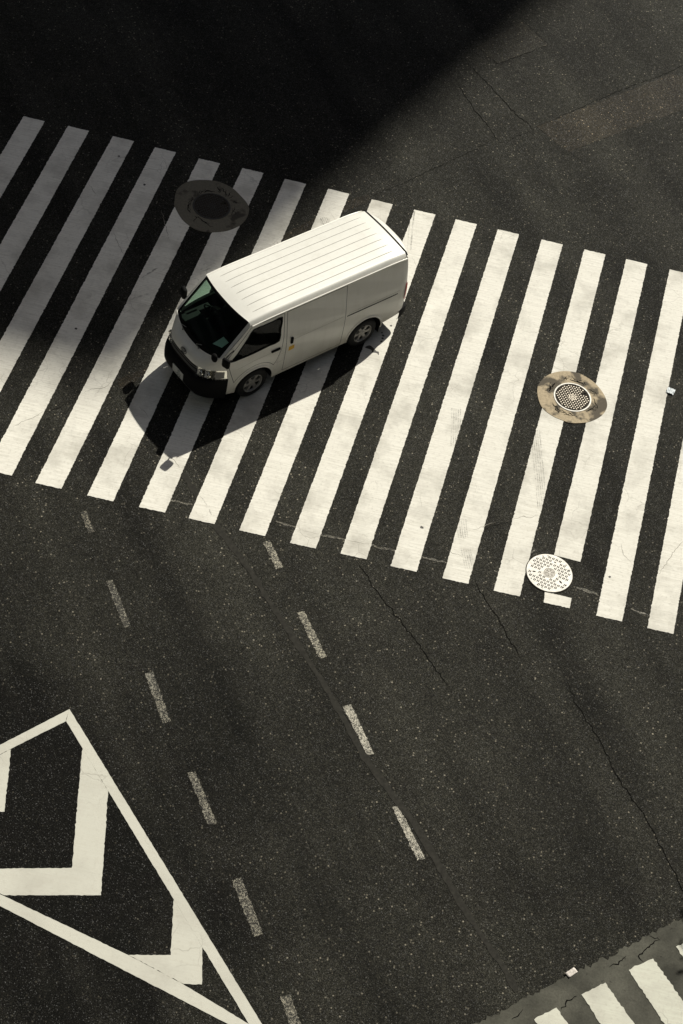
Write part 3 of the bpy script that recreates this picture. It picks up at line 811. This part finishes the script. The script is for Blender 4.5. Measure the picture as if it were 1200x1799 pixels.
# roof -------------------------------------------------------------
def roof_front(t): return 0.795 + 0.070 * abs(t) ** 2.4
def roof_z(x, t):
    z = 1.968 - 0.040 * t * t - 0.062 * max(0, (abs(t) - 0.89) / 0.11) ** 2
    if x < 1.5: z -= 0.072 * ((1.5 - x) / 0.7) ** 2.2 * (1 - 0.55 * t * t)
    if x > 4.0: z -= 0.035 * ((x - 4.0) / 0.47) ** 2
    return z
def roof_y(x, t): return t * (Ys(max(x, 0.87), 1.866) + 0.002)
def patch(name, fn, us, vs_, mat, parent=van, flip=False, smooth=True):
    v = [fn(u, w) for u in us for w in vs_]
    m = len(vs_)
    f = []
    for i in range(len(us) - 1):
        for j in range(m - 1):
            q = (i*m+j, (i+1)*m+j, (i+1)*m+j+1, i*m+j+1)
            f.append(q[::-1] if flip else q)
    return outward(mesh(name, v, f, mat, parent, smooth))
lin = lambda a, b, n: [a + (b - a) * i / n for i in range(n + 1)]
XR = 4.475
def roof_fn(u, t):
    x = roof_front(t) + (XR - roof_front(t)) * u
    return P(x, roof_y(x, t), roof_z(x, t))
ts = sorted(set(lin(-1, 1, 28) + [-0.97, -0.94, -0.9, 0.9, 0.94, 0.97]))
patch('roof', roof_fn, lin(0, 1, 44), ts, M['white'], flip=True)
for i in range(7):
    y0 = -0.51 + 0.17 * i
    vv, ff = [], []
    q = lin(1.04, 4.26, 40)
    for a, x in enumerate(q):
        w = 0.0055 if 0 < a < 40 else 0.001
        Yh = Ys(max(x, .87), 1.866)
        for dy, dz in ((-w * 1.5, -0.001), (-w * .6, 0.0045), (w * .6, 0.0045), (w * 1.5, -0.001)):
            vv.append(P(x, y0 + dy, roof_z(x, (y0 + dy) / Yh) + dz))
        if a:
            for r_ in range(3): ff.append((4*a-4+r_, 4*a-3+r_, 4*a+1+r_, 4*a+r_))
    mesh('roof_rib', vv, ff, M['bead'], van, True)
# drip rails
for s in (1, -1):
    vv, ff = [], []
    q = lin(0.90, 4.47, 36)
    rows = ((-0.004, 0.004), (0.002, -0.010), (0.020, -0.012), (0.028, 0.002), (0.026, -0.024), (-0.004, -0.030))
    for a, x in enumerate(q):
        z = 1.866 if 1.3 < x < 4.2 else roof_z(x, 1.0) + 0.0
        z = min(z, roof_z(x, 1.0))
        for dy, dz in rows: vv.append(P(x, s * (Ys(x, z) + dy), z + dz))
        n = len(rows)
        if a:
            for r_ in range(n - 1):
                qf = (n*(a-1)+r_, n*(a-1)+r_+1, n*a+r_+1, n*a+r_)
                ff.append(qf if s > 0 else qf[::-1])
    mesh('drip_rail', vv, ff, M['white'], van, True)

# windscreen, pillars, nose ------------------------------------------------
YB, ZB = Ys(0.30, 1.285), 1.285
def Acurve(t):
    x = roof_front(t); return Vector((x, roof_y(x, t), roof_z(x, t)))
def Bcurve(t): return Vector((0.155 + 0.145 * abs(t) ** 2.3, t * YB, 1.165 + 0.12 * abs(t) ** 2.2))
def wind(v, t):
    p = Acurve(t).lerp(Bcurve(t), v)
    b = 0.045 * math.sin(math.pi * v) * (1 - t * t)
    p.x -= b * 0.8; p.z += b * 0.5
    return P(*p)
TG = 0.925
vv_ = lin(0.025, 0.965, 12)
ws = patch('windscreen', wind, vv_, lin(-TG, TG, 24), M['screen'])
def wind_in(v, t):
    p = wind(v, t); return (p[0] + 0.003, p[1], p[2] + 0.004)
patch('glass_border', wind_in, lin(-0.004, 0.050, 2), lin(-TG - .012, TG + .012, 24), M['black_plastic'], ws)
patch('glass_border', wind_in, lin(0.93, 1.0, 2), lin(-TG - .012, TG + .012, 24), M['black_plastic'], ws)
for s in (1, -1):
    patch('glass_border', wind_in, lin(0.0, 1.0, 12), sorted((s * (TG - 0.02), s * (TG + 0.012))), M['black_plastic'], ws)
    patch('pillar', wind, lin(-0.004, 1.0, 12), sorted((s * (TG + 0.0), s * (TG + 0.04), s * 1.004)), M['white'])
ZC, ZD = 0.945, 0.70
def Ccurve(t):
    return Vector((-0.025 + 0.43 * abs(t) ** 3.8, t * Ys(0.415, ZC), ZC + 0.03 * t * t))
def Dcurve(t, dx=0.0):
    return Vector((-0.035 + dx + 0.455 * abs(t) ** 4.6, t * Ys(0.44, ZD), ZD + 0.035 * t * t))
def hood(v, t):
    p = Bcurve(t).lerp(Ccurve(t), v)
    b = 0.040 * math.sin(math.pi * v) * (1 - 0.5 * t * t)
    p.x -= b * 0.85; p.z += b * 0.5
    return P(*p)
tt = lin(-1, 1, 32)
patch('bonnet', hood, lin(0.0, 1.0, 12), tt, M['white'])
# cowl lip (bright edge under the glass)
k = MB(); k.tube([P(*(Bcurve(t) + Vector((-0.012, 0, 0.002)))) for t in lin(-0.97, 0.97, 30)], 0.009, 6); k.build('bonnet_edge', M['white'], van, True)
def face_(v, t, inset=0.0):
    p = Ccurve(t).lerp(Dcurve(t), v); p.x += inset
    return P(*p)
patch('front_recess', lambda v, t: face_(v, t, 0.035), lin(-0.05, 1.05, 4), tt, M['black_plastic'])
TH = 0.50
for a, b in ((0.16, 0.30), (0.40, 0.66)):
    patch('grille_bar', lambda v, t: face_(v, t, 0.006), lin(a, b, 3), lin(-TH, TH, 20), M['grey_plastic'])
patch('grille_trim', lambda v, t: face_(v, t, 0.004), lin(0.74, 0.86, 2), lin(-TH, TH, 20), M['black_plastic'])
for s in (1, -1):
    hl = patch('headlight', lambda v, t: face_(v, t, 0.028), lin(0.06, 0.98, 6), sorted(lin(s * (TH + .01), s * 0.995, 10)), M['chrome'])
    for t0, r_ in ((0.60, 0.062), (0.75, 0.066)):
        c = Vector(face_(0.52, s * t0, 0.006))
        mm = Matrix.Translation(c) @ Matrix.Rotation(R(90), 4, 'Y')
        k = MB(); k.lathe([(0.004, -0.05), (r_ * .45, -0.040), (r_ * .8, -0.02), (r_, 0.0), (r_ + .007, 0.0), (r_ + .007, -.03)], 20, mm); k.build('reflector', M['chrome'], hl, True)
        k = MB(); k.lathe([(0.0005, 0.0), (0.018, -0.004), (0.02, -0.045)], 12, mm); k.build('bulb', M['grey_plastic'], hl, True)
    patch('turn_signal', lambda v, t: face_(v, t, 0.016), lin(0.2, 0.85, 3), sorted(lin(s * 0.86, s * 0.97, 4)), M['grey_plastic'] , hl)
    patch('lamp_divider', lambda v, t: face_(v, t, 0.012), lin(0.06, 0.98, 3), sorted((s * 0.675, s * 0.69)), M['grey_plastic'], hl)
    patch('lamp_divider', lambda v, t: face_(v, t, 0.012), lin(0.06, 0.98, 3), sorted((s * 0.835, s * 0.855)), M['grey_plastic'], hl)
    patch('lens', lambda v, t: face_(v, t, -0.004), lin(0.02, 1.0, 6), sorted(lin(s * TH, s * 1.0, 12)), M['lens'], hl)
# bumper
bz = [0.715, 0.70, 0.62, 0.50, 0.38, 0.30, 0.24, 0.22]
bx = [0.01, -0.04, -0.085, -0.095, -0.090, -0.060, 0.02, 0.10]
def bump_fn(i, t):
    z, x0 = bz[i], bx[i]
    xe = 0.445
    return P(x0 + (xe - x0) * abs(t) ** 6.0, t * (Ys(0.45, max(z, .3)) + 0.006), z + 0.03 * t * t * (1 if i < 3 else 0))
patch('front_bumper', bump_fn, list(range(8)), tt, M['black_plastic'])
patch('bumper_intake', lambda u, t: tuple(Vector(bump_fn(4, t)).lerp(Vector(bump_fn(5, t)), u) + Vector((0.004, 0, 0))), lin(0.1, 0.9, 2), lin(-0.6, 0.6, 16), M['grey_plastic'])
# licence plate
k = MB(); k.box(1.02 + 0.097, 1.02 + 0.106, -0.165, 0.165, 0.395, 0.56)
plate = k.build('licence_plate', M['plate'], van)
def text_part(name, body, size, loc, rot, mat, parent):
    cu = bpy.data.curves.new(name, 'FONT'); cu.body = body; cu.size = size; cu.align_x = 'CENTER'; cu.align_y = 'CENTER'; cu.extrude = 0.0006
    tmp = bpy.data.objects.new('tmp', cu); C.objects.link(tmp)
    bpy.context.view_layer.update()
    me = bpy.data.meshes.new_from_object(tmp.evaluated_get(bpy.context.evaluated_depsgraph_get()))
    bpy.data.objects.remove(tmp)
    me.materials.clear(); me.materials.append(mat)
    o = bpy.data.objects.new(name, me); C.objects.link(o); o.parent = parent
    o.location = loc; o.rotation_euler = rot
    return o
text_part('plate_number', '..-52', 0.115, (1.02 + 0.1075, 0, 0.445), (R(90), 0, R(90)), M['plate_ink'], plate)
text_part('plate_region', '400', 0.05, (1.02 + 0.1075, 0.03, 0.528), (R(90), 0, R(90)), M['plate_ink'], plate)
# emblem: one wide oval holding two crossed ovals, laid on the bonnet
def on_hood(a, b):
    """a across, b up the bonnet, metres"""
    p = Vector(hood(0.80 - b / 0.30, a / YB)); return p + Vector((0.010, 0, 0.006))
def oval(cx, cy, ra, rb, w):
    k = MB(); k.tube([on_hood(cx + ra * math.cos(2 * math.pi * i / 28), cy + rb * math.sin(2 * math.pi * i / 28)) for i in range(29)], w, 6); return k
for q in ((0, 0, 0.075, 0.050, 0.006), (0, 0.012, 0.052, 0.020, 0.005), (0, 0.0, 0.020, 0.046, 0.005)):
    oval(*q).build('emblem', M['grey_plastic'], van, True)
# wipers
def on_glass(v, t, h=0.02):
    p = Vector(wind(v, t)); return p + Vector((h * .75, 0, h * .65))
for t0, t1, t2 in ((-0.42, -0.62, -0.10), (0.30, 0.06, 0.62)):
    k = MB(); k.tube([on_glass(1.0, t0, 0.02), on_glass(0.97, t0 - .12, 0.035), on_glass(0.91, (t1 + t2) / 2, 0.035)], 0.008, 6)
    wp = k.build('wiper', M['wiper'], van, True)
    k = MB(); k.tube([on_glass(0.935, t1), on_glass(0.91, (t1 + t2) / 2, .024), on_glass(0.90, t2)], 0.007, 6); k.build('wiper_blade', M['black_plastic'], wp, True)
    k = MB(); k.tube([on_glass(1.0, t0 - .01, 0.015), on_glass(1.0, t0 + .015, 0.045)], 0.016, 8); k.build('wiper_pivot', M['wiper'], wp, True)
# mirrors
def rounded_box(name, c, sx, sy, sz, mat, parent, rz=0.0, bw=0.025, ry=0.0):
    k = MB(); k.box(-sx / 2, sx / 2, -sy / 2, sy / 2, -sz / 2, sz / 2)
    k.v = [tuple(Matrix.Rotation(rz, 3, 'Z') @ Matrix.Rotation(ry, 3, 'Y') @ Vector(p) + Vector(c)) for p in k.v]
    return bevel(k.build(name, mat, parent, True), bw, 3)
ml = rounded_box('door_mirror', P(0.22, 0.945, 1.43), 0.09, 0.16, 0.21, M['black_plastic'], van, R(18), 0.042)
k = MB(); k.tube([P(0.25, 0.89, 1.31), P(0.33, 0.86, 1.27), P(0.46, 0.79, 1.22)], 0.017, 8); k.build('mirror_arm', M['black_plastic'], ml, True)
k = MB(); k.tube([P(0.25, 0.89, 1.49), P(0.38, 0.82, 1.46), P(0.52, 0.76, 1.42)], 0.012, 8); k.build('mirror_arm', M['black_plastic'], ml, True)
mr = rounded_box('door_mirror', P(0.58, -0.93, 1.37), 0.10, 0.17, 0.23, M['black_plastic'], van, R(-18), 0.045)
k = MB(); k.tube([P(0.60, -0.93, 1.30), P(0.58, -0.86, 1.26), P(0.50, -0.78, 1.22)], 0.020, 8); k.build('mirror_arm', M['black_plastic'], mr, True)
bp = Vector(hood(0.25, 0.86))
mm = Matrix.Translation(bp + Vector((0.06, 0.02, 0.13))) @ Matrix.Rotation(R(70), 4, 'Y')
k = MB(); k.lathe([(0.0005, 0.035), (0.045, 0.028), (0.078, 0.0), (0.082, -0.012), (0.0005, -0.014)], 24, mm)
um = k.build('corner_mirror', M['black_plastic'], van, True)
k = MB(); k.tube([bp, bp + Vector((0.02, 0.01, 0.06)), bp + Vector((0.05, 0.02, 0.12))], 0.012, 8); k.build('mirror_stalk', M['black_plastic'], um, True)
# rear ---------------------------------------------------------------------
rz = [1.895, 1.885, 1.85, 1.75, 1.5, 1.2, 0.9, 0.6, 0.48]
rxm = [4.50, 4.61, 4.655, 4.665, 4.65, 4.672, 4.682, 4.685, 4.68]
rxe = [4.47, 4.478, 4.487, 4.508, 4.538, 4.548, 4.553, 4.55, 4.548]
def rear_fn(i, t):
    z = rz[i]; ye = Ys(rxe[i], min(z, 1.866)) + (0.0 if i > 1 else -0.005)
    x = rxe[i] + (rxm[i] - rxe[i]) * (1 - abs(t) ** 3.2)
    zz = z - (0.040 * t * t if i < 2 else 0.015 * t * t if i == 2 else 0)
    return P(x, t * ye, zz)
hatch = patch('tailgate', rear_fn, list(range(9)), lin(-1, 1, 26), M['white'], flip=False)
k = MB()
pts = [Vector(roof_fn(1.0, t)) + Vector((-0.008, 0, 0.0015)) for t in lin(-0.97, 0.97, 30)]
k.tube(pts, 0.016, 6); k.build('tailgate_gap', M['seam'], van, True)
patch('rear_window', lambda u, t: (Vector(rear_fn(3, t)).lerp(Vector(rear_fn(5, t)), u) + Vector((-0.022, 0, 0))), lin(0.05, 0.95, 6), lin(-0.80, 0.80, 16), M['black_plastic'], hatch)
for s in (1, -1):
    q = [(1.22, 0), (1.10, 0), (0.98, 0), (0.86, 0), (0.80, 0)]
    def lamp(i, j):
        z = q[i][0]
        x, off = ((4.505, 0.006), (4.540, 0.016), (4.575, -0.004), (4.61, -0.04))[j]
        return P(x, s * (Ys(min(x, 4.55), z) + off), z)
    tl = patch('tail_light', lamp, list(range(5)), list(range(4)), M['red'], flip=(s < 0))
rb = [(0.53, -0.14), (0.53, 0.0), (0.525, 0.03), (0.46, 0.045), (0.36, 0.04), (0.31, 0.0)]
def rbump(i, t):
    z, o_ = rb[i]
    a = t * 90
    if abs(t) <= 0.6: x, y = 4.665 + o_, t / 0.6 * 0.70
    else:
        u = (abs(t) - 0.6) / 0.4
        x = 4.665 + o_ - 0.26 * u ** 1.6; y = math.copysign(min(0.70 + 0.135 * u ** 0.6, 0.835), t)
    return P(x, y, z)
patch('rear_bumper', rbump, list(range(6)), lin(-1, 1, 30), M['black_plastic'], flip=False)
# underbody, cabin ------------------------------------------------------------
k = MB(); k.box(1.02 - 4.5, 1.02 - 0.25, -0.62, 0.62, 0.30, 0.36); k.box(1.02 - 3.15, 1.02 - 1.5, -0.80, 0.80, 0.285, 0.36); k.build('underbody', M['under'], van)
k = MB(); k.box(1.02 - 3.635, 1.02 - 3.555, -0.66, 0.66, 0.25, 0.33); k.build('rear_axle', M['under'], van)
k = MB(); k.box(1.02 - 1.80, 1.02 - 1.74, -0.68, 0.68, 0.4, 1.72); k.build('cabin_bulkhead', M['trim_dark'], van)
k = MB(); k.box(1.02 - 1.74, 1.02 - 0.35, -0.70, 0.70, 0.62, 0.68); k.build('cabin_floor', M['trim_dark'], van)
k = MB(); k.box(1.02 - 0.74, 1.02 - 0.34, -0.71, 0.71, 0.70, 1.10); bevel(k.build('dashboard', M['trim_dark'], van), 0.03, 3)
k = MB(); k.box(1.02 - 1.0, 1.02 - 0.46, -0.735, -0.62, 0.8, 1.10); bevel(k.build('door_trim', M['trim_dark'], van), 0.02, 2)
for y in (0.38, -0.38):
    k = MB(); k.box(1.02 - 1.55, 1.02 - 1.05, y - .25, y + .25, 0.72, 0.92); st = bevel(k.build('seat', M['trim_dark'], van), 0.05, 3)
    k = MB(); k.box(1.02 - 1.70, 1.02 - 1.55, y - .24, y + .24, 0.86, 1.46); bevel(k.build('backrest', M['trim_dark'], st), 0.05, 3)
    k = MB(); k.box(1.02 - 1.69, 1.02 - 1.60, y - .13, y + .13, 1.48, 1.66); bevel(k.build('headrest', M['trim_dark'], st), 0.03, 3)
mm = Matrix.Translation(P(0.88, -0.40, 1.20)) @ Matrix.Rotation(R(-38), 4, 'Y')
k = MB()
k.tube([mm @ Vector((0.19 * math.cos(2 * math.pi * i / 32), 0.19 * math.sin(2 * math.pi * i / 32), 0)) for i in range(33)], 0.015, 8)
for a in (0, 125, 235): k.tube([mm @ Vector((0, 0, -.03)), mm @ Vector((0.18 * math.cos(R(a)), 0.18 * math.sin(R(a)), 0))], 0.014, 6)
k.build('steering_wheel', M['black_plastic'], van, True)
# wheels
def wheel(x, s, steer=0.0):
    root = empty('wheel', P(x, s * 0.735, 0.338))
    root.parent = van
    root.rotation_euler = (R(-90 * s), 0, 0)
    if steer: root.rotation_euler = (R(-90 * s), 0, steer)
    k = MB()
    k.lathe([(0.19, -0.085), (0.25, -0.098), (0.31, -0.090), (0.332, -0.072), (0.338, -0.03), (0.338, 0.03), (0.332, 0.072), (0.31, 0.092), (0.26, 0.100), (0.212, 0.094), (0.196, 0.080)], 48)
    for g in (-0.045, -0.015, 0.015, 0.045):
        k.lathe([(0.3385, g - .004), (0.330, g), (0.3385, g + .004)], 48)
    k.build('tyre', M['rubber'], root, True)
    k = MB()
    k.lathe([(0.212, 0.090), (0.203, 0.098), (0.192, 0.088), (0.182, 0.055)], 40)
    k.lathe([(0.0005, 0.072), (0.030, 0.074), (0.042, 0.068), (0.075, 0.070), (0.085, 0.060)], 30)
    n = 6
    for i in range(n):
        a = 2 * math.pi * i / n
        m = Matrix.Rotation(a, 4, 'Z')
        w0, w1 = 0.030, 0.050
        v = [m @ Vector(p) for p in ((0.06, -w0, .066), (0.125, -w0 * .9, .074), (0.197, -w1, .070), (0.197, w1, .070), (0.125, w0 * .9, .074), (0.06, w0, .066),
                                     (0.06, -w0 - .006, .03), (0.125, -w0 * .9 - .006, .035), (0.197, -w1 - .006, .03), (0.197, w1 + .006, .03), (0.125, w0 * .9 + .006, .035), (0.06, w0 + .006, .03))]
        k.add(v, [(0, 1, 4, 5), (1, 2, 3, 4), (6, 7, 1, 0), (7, 8, 2, 1), (3, 9, 10, 4), (4, 10, 11, 5)])
    k.build('rim', M['rim'], root)
    k = MB(); k.lathe([(0.0005, 0.02), (0.20, 0.02)], 30); k.build('brake_drum', M['under'], root)
for x in (AF, AR):
    for s in (1, -1): wheel(x, s)
# mud flap behind the rear wheel
for s in (1, -1):
    k = MB(); k.box(1.02 - 4.03, 1.02 - 4.02, min(s * .58, s * .80), max(s * .58, s * .80), 0.13, 0.45); k.build('mud_flap', M['black_plastic'], van)
# sheet of paper lying on the dashboard
pp = [(0.47, 0.20), (0.74, 0.16), (0.735, 0.33), (0.55, 0.38)]
o = mesh('paper_sheet', [P(x, y, 1.112 + 0.006 * i) for i, (x, y) in enumerate(pp)], [(0, 1, 2, 3)], M['paper'])
o.matrix_world = Matrix.Translation((-2.718, 23.186, 0)) @ Matrix.Rotation(HEAD, 4, 'Z')
tag(o, 'sheet of paper lying behind the windscreen of the white van', 'paper')

# ------------------------------------------------------------------ the tower whose shade falls over the top left
M['facade'] = simple('tower_cladding', (0.075, 0.085, 0.10), 0.7, var=0.08, scale=0.3)
M['tower_glass'] = simple('tower_glass', (0.03, 0.035, 0.04), 0.08, spec=0.6)
SX, SY = SUN.x / SUN.z, SUN.y / SUN.z
def building(name, label, x0, x1, y0, y1, H, storey=3.9):
    """block with a window band per storey on each face"""
    b = tag(empty(name, ((x0 + x1) / 2, (y0 + y1) / 2, 0)), label, 'building')
    w, d = (x1 - x0) / 2, (y1 - y0) / 2
    k = MB(); k.box(-w, w, -d, d, 0, H - 1.2); k.build('wall', M['facade'], b)
    k = MB(); k.box(-w, w, -d, d, H - 1.2, H); k.build('parapet', M['facade'], b)
    for st in range(int((H - 4) / storey)):
        z = 1.6 + st * storey
        k = MB(); k.box(-w + .5, w - .5, -d - .05, -d + .05, z, z + 2.4); k.build('window_band', M['tower_glass'], b)
        k = MB(); k.box(-w + .5, w - .5, d - .05, d + .05, z, z + 2.4); k.build('window_band', M['tower_glass'], b)
        k = MB(); k.box(w - .05, w + .05, -d + .5, d - .5, z, z + 2.4); k.build('window_band', M['tower_glass'], b)
        k = MB(); k.box(-w - .05, -w + .05, -d + .5, d - .5, z, z + 2.4); k.build('window_band', M['tower_glass'], b)
    return b
H = 105.0
kx, ky = -4.60 + SX * H, 22.05 + SY * H
building('office_tower', 'tall office tower beyond the top of the picture, shading the upper left of the road', kx - 70, kx, ky, ky + 30, H)
building('office_building', 'office block the picture is taken from, behind the viewpoint', -40, 30, -24, -1.6, 85)
building('sky_blocker_left', 'unseen block added left of the crossing to cut skylight', -62, -22, -1.5, 62, 80)  # added out of view to hold back skylight from the left
building('sky_blocker_right', 'unseen block added on the right behind the street tree to cut skylight', 22, 58, -1.5, 32, 80)  # added mass on the right, tall to dim the ambient sky
building('sky_blocker_far', 'unseen lower block added across the junction to cut low skylight', 44, 110, 92, 124, 42)  # added to cover the low sky, kept under the sun's rays

# ------------------------------------------------------------------ street tree right of the frame, its leaves shade the apron corner
def leaf_mat():
    t = NT('leaf')
    inf = t.n('ShaderNodeObjectInfo')
    f = t.noise(t.co(), 3.0, 2)
    c = t.mix(f, (0.035, 0.075, 0.018), (0.085, 0.13, 0.03))
    t.l(c, t.b.inputs['Base Color']); setp(t.b, rough=0.5)
    return t.m
M['leaf'] = leaf_mat()
M['bark'] = simple('bark', (0.10, 0.075, 0.05), 0.9, var=0.3, scale=12)
th = 3.4
tx, ty = TREE_SHADE[0][0] + SX * th, TREE_SHADE[0][1] + SY * th
tree = tag(empty('street_tree', (tx, ty, 0)), 'leafy street tree standing right of the picture beside the apron', 'tree')
rnd = random.Random(21)
k = MB()
k.tube([(0, 0, 0), (0.03, 0.02, 1.2), (-0.02, 0.05, 2.0), (0.02, 0.0, 2.8), (0.0, 0.05, 4.2)], [0.14, 0.11, 0.095, 0.075, 0.02], 10)
tips = []
for i in range(16):
    a = i * 2.4 + rnd.uniform(-.3, .3); z0 = 2.3 + 0.10 * i
    l = rnd.uniform(0.9, 1.25) * (1 - abs(i - 6) / 22)
    e = Vector((l * math.cos(a), l * math.sin(a), z0 + rnd.uniform(0.3, 0.8)))
    mid = Vector((0.5 * l * math.cos(a + .1), 0.5 * l * math.sin(a + .1), z0 + 0.2))
    k.tube([(0, 0.02, z0), mid, e], [0.035, 0.022, 0.008], 6)
    tips += [e, mid.lerp(e, 0.5), mid]
k.build('trunk', M['bark'], tree, True)
lv, lf = [], []
for tp in tips:
    for q in range(100):
        c = tp + Vector((rnd.gauss(0, .24), rnd.gauss(0, .24), rnd.gauss(0, .22)))
        d = Vector((rnd.gauss(0, 1), rnd.gauss(0, 1), rnd.gauss(0, .5))).normalized()
        n = d.cross(Vector((rnd.gauss(0, 1), rnd.gauss(0, 1), rnd.gauss(0, 1)))).normalized()
        L = rnd.uniform(.05, .095); W_ = L * 0.42
        b = len(lv)
        lv += [tuple(c - d * L), tuple(c + n * W_), tuple(c + d * L), tuple(c - n * W_)]
        lf.append((b, b + 1, b + 2, b + 3))
crown = mesh('crown', lv, lf, M['leaf'], tree)
